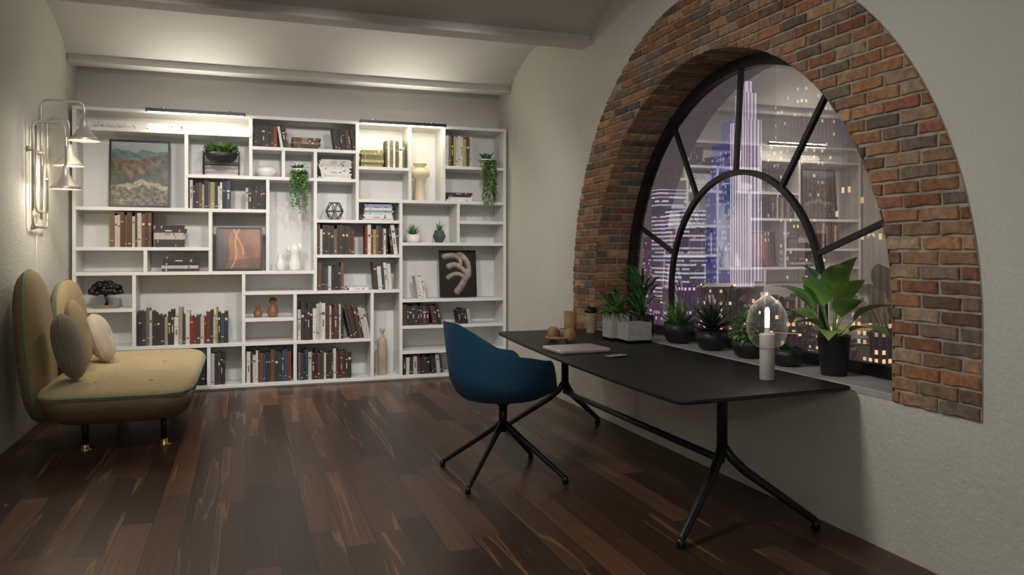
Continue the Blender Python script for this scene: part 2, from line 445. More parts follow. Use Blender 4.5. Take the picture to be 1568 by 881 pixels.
# intrados bricks
def intr(p0,tdir,rdir,x0,x1,h):
    dp=.006+rr_.uniform(0,.005); e=.004
    vs=[]
    for (dd,s_) in ((-.002,0),(dp-.004,0),(dp,e)):
        for (x,t) in ((x0+s_,-h/2+s_),(x1-s_,-h/2+s_),(x1-s_,h/2-s_),(x0+s_,h/2-s_)):
            q=p0+tdir*t+rdir*dd; vs.append((x,q.x,q.y))
    fs=[(8,9,10,11)]+[(j*4+i,j*4+(i+1)%4,(j+1)*4+(i+1)%4,(j+1)*4+i) for j in (0,1) for i in range(4)]
    b.raw(vs,fs,M['brick'],False,bcol())
xs_a=[(XM-.008,XM+.19),(XM+.203,3.24)]; xs_b=[(XM-.008,XM+.09),(XM+.103,XM+.30),(XM+.312,3.24)]
nr=int(RI*pi/BH)
for i in range(nr):
    a=pi*(i+.5)/nr; p0=V((CY-RI*math.cos(a),CZ+RI*math.sin(a)))
    for x0,x1 in (xs_a if i%2 else xs_b): intr(p0,V((math.sin(a),math.cos(a))),V((math.cos(a),-math.sin(a))),x0,x1,BH-MT)
for sg in (-1,1):
    for i in range(6):
        z=HB+.04+(i+.5)*BH*.95
        if z>CZ-.02: break
        for x0,x1 in (xs_a if i%2 else xs_b): intr(V((CY+sg*RI,z)),V((0,1)),V((-sg,0)),x0,x1,BH-MT)
b.build('brick_arch_surround')

# sill
b=B(); b.box(((XR+3.24)/2-.002,CY,.722),(3.24-XR,2*RI-.03,.036),M['sill']); b.build('trim_1',bevel=.004)

# window frame + glass
b=B()
def sweep(pts,w,x0,x1,mat):
    n=len(pts); vs=[];fs=[]
    for i in range(n):
        a=V(pts[max(i-1,0)]);c=V(pts[min(i+1,n-1)]); t=(c-a).normalized(); nn=V((-t.y,t.x))
        p=V(pts[i])
        for (s_,x) in ((-1,x0),(1,x0),(1,x1),(-1,x1)):
            k=p+nn*w/2*s_; vs.append((x,k.x,k.y))
    for i in range(n-1):
        for k in range(4):
            k2=(k+1)%4; fs.append((i*4+k,i*4+k2,(i+1)*4+k2,(i+1)*4+k))
    fs.append((3,2,1,0)); fs.append(tuple((n-1)*4+k for k in range(4)))
    b.raw(vs,fs,mat)
zs=.742
fr=[(CY-1.56,zs),(CY-1.56,CZ)]+[(CY-1.56*math.cos(pi*i/60),CZ+1.56*math.sin(pi*i/60)) for i in range(1,60)]+[(CY+1.56,CZ),(CY+1.56,zs)]
sweep(fr,.075,3.13,3.19,M['frame'])
ri=.84; cyi=CY+.06
inn=[(cyi-ri,zs),(cyi-ri,CZ)]+[(cyi-ri*math.cos(pi*i/40),CZ+ri*math.sin(pi*i/40)) for i in range(1,40)]+[(cyi+ri,CZ),(cyi+ri,zs)]
sweep(inn,.036,3.138,3.172,M['frame'])
for ang in (20,56,90,124,160):
    a=math.radians(ang); c,s_=math.cos(a),math.sin(a)
    sweep([(cyi+ri*c,CZ+ri*s_),(CY+1.54*c,CZ+1.54*s_)],.03,3.14,3.17,M['frame'])
sweep([(CY-1.55,.775),(CY+1.55,.775)],.066,3.132,3.188,M['frame'])
gp=[(3.155,CY,1.1)]+[(3.155,p[0],p[1]) for p in fr]
b.raw(gp,[(0,i,i+1) for i in range(1,len(gp)-1)]+[(0,len(gp)-1,1)],M['glass'])
b.build('window_1')

# ceiling: vaults + beams
b=B(); prof=[]
beams=[(-.3,-.1),(1.8,2.0),(3.95,4.15),(6.08,6.28),(8.24,8.42)]
cur=YF
prof.append((YF-.2,3.28))
for (a0,a1) in beams:
    n=16
    y0=cur; 
    for i in range(n+1):
        t=i/n; y=y0+(a0-y0)*t; prof.append((y,3.28+.26*math.sin(pi*t)**.75))
    cur=a1
prof.append((8.42,3.28)); prof.append((YB+.2,3.28))
vs=[];fs=[]
for y,z in prof: vs+=[(XL-.05,y,z),(XR+.05,y,z)]
for i in range(len(prof)-1): fs.append((2*i,2*i+1,2*i+3,2*i+2))
n0=len(vs)
vs+=[(XL-.05,YF-.2,3.75),(XR+.05,YF-.2,3.75),(XR+.05,YB+.2,3.75),(XL-.05,YB+.2,3.75)]
fs.append((n0,n0+3,n0+2,n0+1))
b.raw(vs,fs,M['ceil'],True); b.build('ceiling')
for a0,a1 in beams:
    b=B(); cx=(XL+XR)/2; w=XR-XL
    b.box((cx,(a0+a1)/2,3.215),(w,a1-a0,.03),M['ceil'])
    b.box((cx,(a0+a1)/2,3.265),(w,(a1-a0)*.75,.09),M['ceil'])
    b.build('ceiling_beam',bevel=.008)

# ------------------------------------------------------------------ bookshelf
SF, SB = 8.32, 8.70
T=.034
b=B(); sh=M['shelf']
def H(z,x0,x1): b.box(((x0+x1)/2,(SF+SB)/2,z),(x1-x0,SB-SF,T),sh)
def VV(x,z0,z1): b.box((x,(SF+SB)/2+.001,(z0+z1)/2),(T,SB-SF-.004,z1-z0),sh)
X0,X1=-1.55,2.79
b.box(((X0+X1)/2,SB-.005,1.40),(X1-X0,.012,2.78),sh)
H(2.783,X0,X1); H(.035,X0,X1); b.box(((X0+X1)/2,SF+.03,.01),(X1-X0-.02,.02,.02),sh)
VV(X0,0,2.8); VV(X1,0,2.8)
for z,x0,x1 in [(2.59,X0,.051),(1.82,X0,.216),(2.16,-.559,1.128),(2.467,.051,1.128),(1.43,X0,-.335),(1.187,X0,.693),
    (.83,X0,-1.031),(.455,X0,1.287),(.975,-.019,1.599),(.70,-.019,.488),(1.725,.693,1.599),(1.95,1.128,X1),(2.30,1.128,1.699),
    (2.34,2.08,X1),(1.355,.693,1.599),(1.485,1.599,X1),(1.73,2.245,X1),(.865,1.599,X1),(.575,1.599,X1),(.30,1.599,X1)]: H(z,x0,x1)
for x,z0,z1 in [(-.559,1.82,2.59),(.051,2.16,2.78),(.371,2.16,2.467),(.693,.975,2.467),(.216,1.187,2.16),(-.335,1.187,1.82),(-.93,1.187,1.43),
    (-1.031,.03,1.187),(-.019,.03,1.187),(.488,.03,.975),(1.287,.03,.975),(1.128,1.725,2.78),(1.599,.03,1.95),(1.699,1.95,2.78),(2.08,1.95,2.78),
    (2.245,1.485,1.95),(-.35,.03,.455)]: VV(x,z0,z1)
b.build('bookshelf',bevel=.002)

PAL=[(.55,.52,.46),(.62,.60,.56),(.04,.035,.03),(.05,.04,.035),(.10,.045,.02),(.20,.022,.018),(.02,.025,.045),(.06,.035,.02),(.32,.26,.18),(.03,.06,.10),(.12,.11,.10),(.62,.59,.54),(.02,.02,.02),(.03,.03,.03),(.13,.06,.03),(.36,.28,.07),(.05,.04,.03)]
GRN=[(.20,.20,.05),(.30,.28,.10),(.12,.12,.04),(.35,.30,.14),(.10,.07,.03)]
WHT=[(.68,.66,.62),(.60,.58,.55),(.72,.70,.68),(.5,.48,.46)]
BRW=[(.13,.06,.03),(.08,.037,.02),(.22,.15,.08),(.05,.03,.02),(.16,.09,.045)]
DRK=[(.03,.025,.022),(.05,.035,.028),(.02,.022,.03),(.10,.035,.025),(.45,.42,.38),(.02,.02,.02),(.03,.03,.03),(.04,.03,.03)]
PAGE=(.52,.45,.34)
def one_book(b,T_,t,h,d,col):
    m=M['books']
    c=.0025
    b.box((c/2,d/2,h/2),(c,d,h),m,T_,col); b.box((t-c/2,d/2,h/2),(c,d,h),m,T_,col)
    b.box((t/2,c/2,h/2),(t-2*c,c,h),m,T_,col)
    b.box((t/2,d/2,h/2),(t-2*c-.0002,d-.008,h-.010),m,T_,PAGE)
    lum=sum(col)/3
    bc=random.choice([(.6,.5,.28),(.6,.57,.5),(.5,.35,.2)]) if lum<.3 else (.08,.07,.1)
    k=random.random()
    if k<.5:
        z=h*random.uniform(.62,.8); b.box((t/2,-.0004,z),(t*.7,.001,h*random.uniform(.02,.08)),m,T_,bc)
    if k>.55:
        z=h*random.uniform(.08,.25); b.box((t/2,-.0004,z),(t*.6,.001,h*random.uniform(.02,.04)),m,T_,bc)
    if k<.2:
        z=h*.45; b.box((t/2,-.0004,z),(t*.3,.001,h*.2),m,T_,(.6,.56,.5) if lum<.3 else (.25,.05,.04))
def row(x0,x1,z,hmax,pal=PAL,lean=.0,hmin=.8,name='row_of_books'):
    b=B(); x=x0; z=z+T/2+.0005
    lean_start=random.uniform(.55,.8)
    while x<x1-.016:
        t=random.uniform(.016,.042); t=min(t,x1-x)
        h=hmax*random.uniform(hmin,1); d=random.uniform(.17,.21)
        a=0
        if lean and ((x-x0)/(x1-x0)>lean_start or (x1-x0)<.25): a=-lean
        y=SF+random.uniform(.035,.06)
        Tm=Matrix.Translation((x,y,z))
        if a: Tm=Matrix.Translation((x+h*math.sin(-a),y,z))@Matrix.Rotation(a,4,'Y')
        if a<0 and x+t+h*math.sin(-a)>x1+.06: break
        one_book(b,Tm,t,h*(math.cos(a)),d,random.choice(pal))
        x+=t+.0012+(.002 if a else 0)
    return b.build(name)
def stack(x0,x1,z,n,pal=PAL,tmin=.016,tmax=.035,name='stack_of_books'):
    b=B(); z=z+T/2+.0005; w=x1-x0
    for i in range(n):
        t=random.uniform(tmin,tmax); h=w*random.uniform(.85,1); d=.20*random.uniform(.85,1)
        xs=(x0+x1)/2+random.uniform(-.01,.01)
        R=Matrix(((0,0,1,xs-h/2),(0,1,0,SF+.05),(1,0,0,z),(0,0,0,1)))
        one_book(b,R,t,h,d,random.choice(pal)); z+=t+.0005
    return b.build(name)
stack(-1.40,-1.04,2.59,4,WHT,.012,.018,'stack_of_magazines'); stack(-.93,-.60,2.59,4,WHT,.012,.018,'stack_of_magazines')
row(.08,.40,2.467,.255,WHT[:2]+DRK+[(.25,.03,.02)],.16); stack(.45,.75,2.467,5,BRW,.018,.028); row(.87,1.10,2.467,.25,DRK,.14)
row(-.53,-.13,1.82,.29,PAL); row(.0,.19,1.82,.25,DRK)
row(-1.25,-.88,1.43,.355,BRW+[(.5,.45,.38)],hmin=.85); stack(-.87,-.57,1.43,6,DRK,.02,.04)
stack(-.79,-.45,1.187,5,DRK,.022,.036)
row(-1.0,-.17,.455,.38,PAL+DRK+DRK+WHT[:1],.0,.7); row(-.33,-.20,.035,.34,DRK); row(-.55,-.38,.035,.34,DRK)
row(.01,.45,.035,.34,PAL); row(.515,1.24,.455,.40,DRK+DRK+PAL[:3],.22,.8); row(.52,1.07,.035,.33,PAL+DRK)
stack(1.19,1.53,1.725,8,WHT+[(.2,.35,.5),(.5,.25,.35)],.015,.024,'stack_of_magazines')
row(.72,1.10,1.355,.335,PAL+DRK); row(1.22,1.57,1.355,.335,PAL,.13)
row(.72,.99,.975,.30,PAL+BRW+BRW); row(1.30,1.50,.975,.30,PAL,.08); stack(1.03,1.26,.975,2,WHT,.016,.022)
row(1.76,1.86,.865,.27,WHT,.15,.9); row(1.63,2.03,.575,.24,DRK,.2); row(2.24,2.38,.575,.19,DRK,.15); row(1.63,2.06,.035,.23,DRK+PAL[:2],.1)
row(2.10,2.42,2.34,.35,WHT+GRN+[(.05,.2,.05),(.02,.02,.02)],hmin=.85); stack(1.17,1.42,2.30,7,GRN,.02,.034); row(1.44,1.66,2.30,.33,GRN+WHT[:1],hmin=.85)
stack(2.12,2.42,1.95,4,DRK+WHT,.02,.03); stack(.73,1.08,2.16,11,WHT,.014,.022,'stack_of_magazines')

def area(name,loc,rot,sx,sy,en,col):
    ld=bpy.data.lights.new(name,'AREA'); ld.shape='RECTANGLE'; ld.size=sx; ld.size_y=sy; ld.energy=en; ld.color=col
    lo=bpy.data.objects.new(name,ld); lo.location=loc; lo.rotation_euler=rot; S.collection.objects.link(lo)
for x0,x1 in ((-.92,-.0),(1.14,2.08)):
    b=B(); cx=(x0+x1)/2
    b.box((cx,8.235,2.785),(x1-x0,.035,.032),M['black'])
    b.box((cx,8.235,2.767),(x1-x0-.04,.018,.004),M['strip'])
    for xx in (x0+.15,x1-.15): b.box((xx,8.275,2.806),(.02,.09,.01),M['black'])
    b.build('shelf_picture_light')
    area('shelf_light_source',(cx,8.235,2.762),(math.radians(35),0,0),x1-x0-.06,.03,6.5,(1,.89,.69))
    area('shelf_uplight_source',(cx,8.235,2.806),(math.radians(180+35),0,0),x1-x0-.06,.03,6,(1,.93,.80))

# framed pictures
def nz(x,y,z=0): return noise.noise(V((x,y,z)))
def fb(x,y,z=0): return nz(x,y,z)+.5*nz(2.1*x,2.1*y,z+5)+.25*nz(4.3*x,4.3*y,z+9)
def mixc(a,b,t): t=max(0,min(1,t)); return tuple(a[i]*(1-t)+b[i]*t for i in range(3))
def art1(u,v):
    c=mixc((.22,.28,.29),(.34,.38,.38),(v-.8)*5)
    if v<.86+.05*fb(u*4,1): c=mixc((.04,.09,.09),(.13,.18,.17),.5+1.0*fb(u*7,v*12,3))
    if v<.72+.2*max(0,u-.45)+.04*fb(u*7,5): c=mixc((.03,.022,.014),(.20,.12,.055),.4+.9*fb(u*9+v*9,v*7-u*5,7))
    if v<.70-.55*max(0,.55-abs(u-.35))+.06*fb(u*6,9): c=mixc((.008,.014,.011),(.06,.08,.04),.35+.8*fb(u*9,v*9,4))
    w=.40-.18*abs(u-.55)
    if w-.1+.06*fb(u*6,3)<v<w+.05*fb(u*7,11): c=mixc((.08,.06,.04),(.36,.30,.22),.55+.8*fb(u*12,v*20,6))
    if v<.27+.07*fb(u*5,13): c=mixc((.015,.013,.009),(.24,.19,.13),.25+.9*fb(u*14,v*20,8))
    return c
def art2(u,v):
    w1=.30+.22*v+.06*math.sin(v*6); w2=.62-.25*v*v+.05*nz(v*3,2); 
    t=.5+.5*math.sin(9*(u-w1)+4*v+1.6*nz(u*2,v*2,1))
    base=mixc((.11,.030,.010),(.30,.105,.032),.3+.5*t+.25*fb(u*5,v*3,2))
    if u<w1-.16: base=mixc((.035,.010,.004),(.11,.035,.013),t)
    d=min(abs(u-w1),abs(u-w2)+(.02 if v<.35 else 0))
    if d<.010: return (.52,.28,.12)
    if d<.045: base=mixc(base,(.40,.17,.06),(.045-d)/.045)
    if v<.18+.1*u: base=mixc(base,(.04,.012,.006),.6)
    return base
def art3(u,v):
    x=(u-.5)*2; y=(v-.5)*2
    c=(.008,.006,.005); best=0
    for (ax,ay,bx,by,cx_,cy_,r) in ((-.8,.75,.1,.95,.15,.45,.16),(.1,.85,.75,.55,.6,-.05,.20),(-.55,.3,.0,.55,.55,-.1,.17),(.6,.05,.35,-.45,-.1,-.85,.19),(-.6,-.2,-.1,.1,.3,-.15,.13)):
        dm=9
        for i in range(17):
            t=i/16; px=(1-t)**2*ax+2*t*(1-t)*bx+t*t*cx_; py=(1-t)**2*ay+2*t*(1-t)*by+t*t*cy_
            d=math.hypot(x-px,y-py)
            if d<dm: dm=d; sd=(y-py)+.5*(x-px)
        if dm<r:
            k=(1-(dm/r)**2)**.5*(.45+.65*sd/r)
            if k>best: best=k
    k=best*(1+.5*fb(x*4,y*4,3))
    return mixc(c,(.60,.50,.42),k)
def picture(x0,x1,z0,z1,fn,name):
    b=B(); w=x1-x0;h=z1-z0; n=90;mr=int(90*h/w); fw=.018
    vs=[];fs=[];cs=[]
    iw,ih=w-2*fw,h-2*fw
    for j in range(mr+1):
        for i in range(n+1): vs.append((fw+iw*i/n,-.004,fw+ih*j/mr))
    for j in range(mr):
        for i in range(n):
            a=j*(n+1)+i; fs.append((a,a+1,a+n+2,a+n+1)); cs.append(fn((i+.5)/n,(j+.5)/mr))
    th=math.asin(min(.9,.10/h))
    Tm=Matrix.Translation((x0,SF+.115,z0))@Matrix.Rotation(-th*.6,4,'X')
    b.raw(vs,fs,M['art'],False,cs,Tm)
    for c,s_ in (((fw/2,0,h/2),(fw,.03,h)),((w-fw/2,0,h/2),(fw,.03,h)),((w/2,0,fw/2),(w-2*fw,.03,fw)),((w/2,0,h-fw/2),(w-2*fw,.03,fw))): b.box(c,s_,M['black'],Tm)
    b.box((w/2,.008,h/2),(w-2*fw,.01,h-2*fw),M['black'],Tm)
    b.build(name)
picture(-1.27,-.72,1.845,2.515,art1,'framed_landscape_picture')
picture(-.285,.165,1.21,1.66,art2,'framed_canyon_picture')
picture(2.06,2.49,.89,1.42,art3,'framed_abstract_picture')

# shelf decor
SY=8.47
def dec(name,prof,x,z,mat,y=SY,seg=32):
    b=B(); b.lathe(prof,(x,y,z+T/2+.0005),mat,seg); return b.build(name)
dec('bulb_vase',[(.055,0),(.06,.02),(.052,.2),(.06,.24),(.10,.27),(.112,.31),(.10,.345),(.055,.37),(.05,.39),(.075,.40),(.078,.425),(.06,.44),(.04,.435),(.04,.3)],1.84,1.95,M['cream'])
dec('ceramic_bowl',[(.04,0),(.085,.02),(.112,.055),(.105,.09),(.07,.115),(.05,.12),(.045,.11)],.205,2.16,M['white'])
dec('bottle_vase',[(.045,0),(.052,.01),(.055,.34),(.045,.38),(.018,.41),(.016,.46),(.026,.48),(.03,.50),(.02,.5),(.012,.45)],1.42,.035,M['beigev'])
b=B(); zz=1.187+T/2+.0005
b.lathe([(.03,0),(.045,.01),(.05,.05),(.035,.11),(.022,.14),(.03,.165),(.022,.18),(.014,.165)],(.345,SY-.05,zz),M['white'])
b.build('ceramic_torso_vase')
b=B(); b.lathe([(.05,0),(.062,.01),(.068,.07),(.045,.14),(.05,.19),(.062,.235),(.04,.265),(.022,.28),(.024,.30),(.016,.3)],(.49,SY,zz),M['white'])
b.ell((.435,SY,zz+.225),(.03,.025,.035),M['white']); b.ell((.545,SY,zz+.24),(.028,.024,.05),M['white'])
b.build('ceramic_torso_vase')
dec('wooden_bird_figurine',[(.03,0),(.04,.01),(.045,.04),(.03,.07),(.012,.085),(.022,.1),(.024,.115),(.01,.13),(0,.13)],.12,.70,M['figwood'])
dec('wooden_peg_figurine',[(.035,0),(.05,.02),(.055,.06),(.04,.11),(.02,.13),(.034,.15),(.04,.175),(.03,.2),(0,.21)],.27,.70,M['figwood'])
# tree silhouette sculpture
b=B(); z0=.83+T/2+.0005
b.box((-1.29,8.42,z0+.015),(.22,.10,.03),M['cushA'])
b.tube([(-1.29,8.42,z0+.03),(-1.28,8.42,z0+.07),(-1.30,8.42,z0+.14)],[.016,.012,.016],M['black'])
for i in range(80):
    a=random.uniform(-.1,pi+.1); r=.13*math.sqrt(random.random())
    b.ell((-1.29+1.05*r*math.cos(a),8.42+.02*random.uniform(-1,1),z0+.15+.85*r*math.sin(a)),(.032,.022,.024),M['black'],su=10,sv=6)
b.build('tree_sculpture')
# wire sculpture
b=B(); z0=1.725+T/2+.006; cx=.905; 
rt=[V((cx+.055*math.cos(a),SY+.055*math.sin(a),z0+.003)) for a in [i*pi/3 for i in range(6)]]
rm=[V((cx+.10*math.cos(a),SY+.10*math.sin(a),z0+.09)) for a in [i*pi/3+pi/6 for i in range(6)]]
rt2=[V((cx+.055*math.cos(a),SY+.055*math.sin(a),z0+.18)) for a in [i*pi/3 for i in range(6)]]
for i in range(6):
    for p,q_ in ((rt[i],rt[(i+1)%6]),(rm[i],rm[(i+1)%6]),(rt2[i],rt2[(i+1)%6]),(rt[i],rm[i]),(rt[i],rm[i-1]),(rt2[i],rm[i]),(rt2[i],rm[i-1])):
        b.tube([p,q_],.0045,M['greypot'],6)
b.build('wire_geometric_ornament')
# planter on stand
b=B(); z0=2.16+T/2+.0005; cx=-.235; cy=8.46
b.lathe([(.02,.125),(.09,.135),(.145,.18),(.165,.235),(.155,.235),(.13,.19),(0,.18)],(cx,cy,z0),M['darkpot'])
b.lathe([(0,.215),(.152,.218)],(cx,cy,z0),M['soil'])
for sx in (-1,1):
    for sy in (-1,1): b.tube([(cx+sx*.17,cy+sy*.10,z0),(cx+sx*.17,cy+sy*.10,z0+.24)],.006,M['black'],6)
    b.tube([(cx+sx*.17,cy-.1,z0+.24),(cx+sx*.17,cy+.1,z0+.24)],.006,M['black'],6)
for sy in (-1,1): b.tube([(cx-.17,cy+sy*.1,z0+.13),(cx+.17,cy+sy*.1,z0+.13)],.006,M['black'],6)
for i in range(300):
    a=random.uniform(0,2*pi); r=.15*math.sqrt(random.random())
    b.leaf((cx+r*math.cos(a),cy+r*math.sin(a)*.8,z0+.225+random.uniform(0,.06)),a+random.uniform(-1,1),random.uniform(.3,1.4),random.uniform(.04,.08),.034,M['leaf'] if i%3 else M['leafL'],.9,n=3)
b.build('potted_bush_on_stand')
# trailing plants
def trail(x,z,pot,top,bottom,name):
    b=B(); z0=z+T/2+.0005; y=8.42
    b.lathe([(.04,0),(.055,.01),(.07,.10),(.062,.10),(0,.085)],(x,y,z0),pot)
    for i in range(26):
        a=random.uniform(pi*1.0,pi*2.0); r=random.uniform(.03,.075)
        px=x+r*math.cos(a)*1.2; ln=random.uniform(.3,1)
        zb=z0+.1-(z0+.1-bottom)*ln
        pts=[(x+.02*math.cos(a),y-.02,z0+.09),(px,y-.07,z0+top*.5),(px+random.uniform(-.01,.01),SF-.025,z0+.07)]
        n=max(3,int((z0+.07-zb)/.03))
        for k in range(1,n+1): pts.append((px+.012*math.sin(k*1.3+i),SF-.03+.012*math.cos(k+i),z0+.07-(z0+.07-zb)*k/n))
        b.tube(pts,.002,M['leaf'],4)
        for p in pts[1:]:
            for k in range(2):
                b.leaf(p,random.uniform(pi,2*pi),random.uniform(-.9,.5),random.uniform(.025,.042),.022,random.choice([M['leaf'],M['fern'],M['leafL']]),.6,n=3)
    for i in range(50):
        a=random.uniform(0,2*pi)
        b.leaf((x+random.uniform(-.04,.04),y+random.uniform(-.03,.03),z0+.09),a,random.uniform(.3,1.4),random.uniform(.04,top),.03,M['leaf'],1.,n=3)
    b.build(name)
trail(.53,2.16,M['white'],.10,1.80,'trailing_ivy_plant'); trail(2.60,2.34,M['white'],.15,1.90,'trailing_ivy_plant')
b=B(); z0=1.485+T/2+.0005
b.lathe([(.05,0),(.075,.01),(.085,.09),(.075,.09),(0,.08)],(1.765,SY,z0),M['white'])
for i in range(44): b.leaf((1.765,SY,z0+.08),random.uniform(0,2*pi),random.uniform(.3,1.5),random.uniform(.09,.16),.018,M['leaf'],.3,n=4)
b.build('potted_succulent')
b=B()
b.lathe([(.04,0),(.075,.07),(.05,.14),(.03,.145),(0,.13)],(2.06,SY,z0),M['greypot'],6,smooth=False)
for i in range(28): b.leaf((2.06,SY,z0+.13),random.uniform(0,2*pi),random.uniform(.5,1.5),random.uniform(.07,.14),.014,M['leaf'],.4,n=4)
b.build('potted_air_plant')

# ------------------------------------------------------------------ sofa
b=B(); cx,cy=-.85,6.90
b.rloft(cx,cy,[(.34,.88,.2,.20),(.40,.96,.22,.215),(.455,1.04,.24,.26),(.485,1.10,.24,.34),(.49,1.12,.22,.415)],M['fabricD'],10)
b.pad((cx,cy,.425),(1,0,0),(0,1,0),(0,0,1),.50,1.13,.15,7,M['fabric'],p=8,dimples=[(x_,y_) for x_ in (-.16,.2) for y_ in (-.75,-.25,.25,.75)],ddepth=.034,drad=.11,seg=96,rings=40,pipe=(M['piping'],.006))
for x_ in (-.16,.2):
    for y_ in (-.75,-.25,.25,.75): b.ell((cx+x_,cy+y_,.468),(.016,.016,.006),M['fabricD'],su=10,sv=6)
tilt=math.radians(5)
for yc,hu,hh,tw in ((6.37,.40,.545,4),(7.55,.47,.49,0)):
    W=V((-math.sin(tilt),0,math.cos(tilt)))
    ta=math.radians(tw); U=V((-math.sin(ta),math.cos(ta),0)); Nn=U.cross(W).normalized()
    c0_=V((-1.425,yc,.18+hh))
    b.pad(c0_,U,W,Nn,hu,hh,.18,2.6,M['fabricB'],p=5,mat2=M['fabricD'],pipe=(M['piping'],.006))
    for i in range(-10,11):
        a=pi+i*.125
        x_=math.copysign(abs(math.cos(a))**(2/2.6),math.cos(a))*hu; y_=math.copysign(abs(math.sin(a))**(2/2.6),math.sin(a))*hh
        pts=[]
        for k in range(6):
            t=1-k*.05; hg=.09*max(0,1-t**5)**.5
            pts.append(c0_+U*x_*t+W*y_*t-Nn*(hg+.001))
        b.tube(pts,.0035,M['cushA'],5)
for x_,y_ in ((-1.07,6.12),(-.56,6.12),(-1.07,7.70),(-.62,7.70)):
    b.tube([(x_,y_,.24),(x_,y_,.03)],[.026,.02],M['black'],14)
    b.tube([(x_,y_,.045),(x_,y_,.035),(x_,y_,.012),(x_,y_,.0)],[.021,.024,.024,.05],M['brass'],16)
b.build('sofa')
def cushion(c,yaw,tiltd,hu,hv,th,mat,name='cushion'):
    b=B(); a=math.radians(yaw); t=math.radians(tiltd)
    N_=V((math.cos(a)*math.cos(t),math.sin(a)*math.cos(t),math.sin(t))); U=V((-math.sin(a),math.cos(a),0)); W=N_.cross(U)
    b.pad(c,U,W,N_,hu,hv,th,2.3,mat,p=2.4,rings=14,seg=40,dimples=[(0,0)],ddepth=.02,drad=.05,pipe=(mat,.006)); b.build(name)
cushion((-1.17,6.12,.735),4,14,.19,.235,.19,M['cushA'])
cushion((-1.13,7.10,.695),-4,18,.19,.20,.17,M['cushB'])
cushion((-1.22,6.72,.775),0,12,.17,.26,.14,M['fabricB'])

# ------------------------------------------------------------------ sconce
b=B(); nk=M['nickel']
def pipe(pts,r=.010,n=6):
    pts=[V(p) for p in pts]; out=[pts[0]]
    for i in range(1,len(pts)-1):
        a,c,d=pts[i-1],pts[i],pts[i+1]
        rr=min(.06,(a-c).length*.45,(d-c).length*.45)
        p0=c+(a-c).normalized()*rr; p1=c+(d-c).normalized()*rr
        for k in range(n+1):
            t=k/n; out.append(p0*(1-t)**2+c*2*t*(1-t)+p1*t*t)
    out.append(pts[-1]); b.tube(out,r,nk,10)
heads=[(-1.25,7.12,2.31),(-1.36,6.98,1.90),(-1.40,7.32,2.12)]
wx=-1.56
pipe([(wx,6.86,1.72),(wx,6.86,2.42),(-1.36,6.98,2.42),(-1.36,6.98,2.05)])
pipe([(wx,7.12,1.66),(wx,7.12,2.63),(-1.25,7.12,2.63),(-1.25,7.12,2.46)])
pipe([(wx,7.32,1.72),(wx,7.32,2.52),(-1.40,7.32,2.52),(-1.40,7.32,2.27)])
pipe([(wx,6.86,1.74),(wx,6.86,1.60),(wx,7.12,1.60),(wx,7.32,1.60),(wx,7.32,1.74)])
pipe([(wx,6.95,2.40),(wx,6.95,1.72),(wx,7.20,1.72),(wx,7.20,2.2)])
for y_,z_ in ((7.12,2.2),(6.86,2.2),(7.32,2.0),(7.0,1.60)): b.tube([(-1.6,y_,z_),(-1.555,y_,z_)],[.025,.014],nk,12)
for h in heads:
    k=1.35
    b.lathe([(r*k,z*k) for r,z in [(.012,.14),(.020,.13),(.022,.10),(.034,.065),(.072,.02),(.090,0),(.087,0),(.07,.018),(.031,.06),(.018,.09)]],h,nk,28)
    b.ell((h[0],h[1],h[2]+.035),(.024,.024,.030),M['bulb'],su=12,sv=8)
b.tube([(-1.592,7.12,1.62),(-1.592,7.11,1.3),(-1.592,7.13,.9),(-1.592,7.12,.3)],.003,M['white'],6)
b.build('wall_sconce')
for h in heads:
    ld=bpy.data.lights.new('sconce_bulb','POINT'); ld.energy=6; ld.color=(1,.86,.67); ld.shadow_soft_size=.03
    lo=bpy.data.objects.new('sconce_bulb_light',ld); lo.location=(h[0],h[1],h[2]-.02); S.collection.objects.link(lo)

# ------------------------------------------------------------------ desk
b=B(); top=.74
def desk_outline(s):
    x0n,x0f,x1n,x1f,yn,yf=1.815,1.96,2.812,2.812,2.97,6.06
    L_=[]; n=24
    L_+= [(x0n+(x0f-x0n)*(i/n)**1.6-.03*math.sin(pi*i/n), yn+.05+(yf-yn-.1)*i/n) for i in range(n+1)]
    L_+= [(x0f+.015,yf-.02),(x0f+.05,yf)]
    L_+= [(x1f-.05,yf),(x1f-.012,yf-.015),(x1f,yf-.05)]
    L_+= [(x1n,yn+.09),(x1n-.012,yn+.055),(x1n-.05,yn+.04)]
    L_+= [(x0n+.05,yn),(x0n+.015,yn+.015)]
    c=V((2.33,4.5))
    return [V(p)+(c-V(p)).normalized()*s for p in L_]
lv=[(.02,top-.024),(.003,top-.018),(0,top-.008),(.003,top)]
vs=[];fs=[]
for s_,z in lv:
    ol=desk_outline(s_); n=len(ol); vs+=[(p.x,p.y,z) for p in ol]
for j in range(len(lv)-1):
    for i in range(n):
        k=(i+1)%n; fs.append((j*n+k,j*n+i,(j+1)*n+i,(j+1)*n+k))
fs.append(tuple(range(n))); fs.append(tuple((len(lv)-1)*n+i for i in range(n-1,-1,-1)))
b.raw(vs,fs,M['blacktop'])
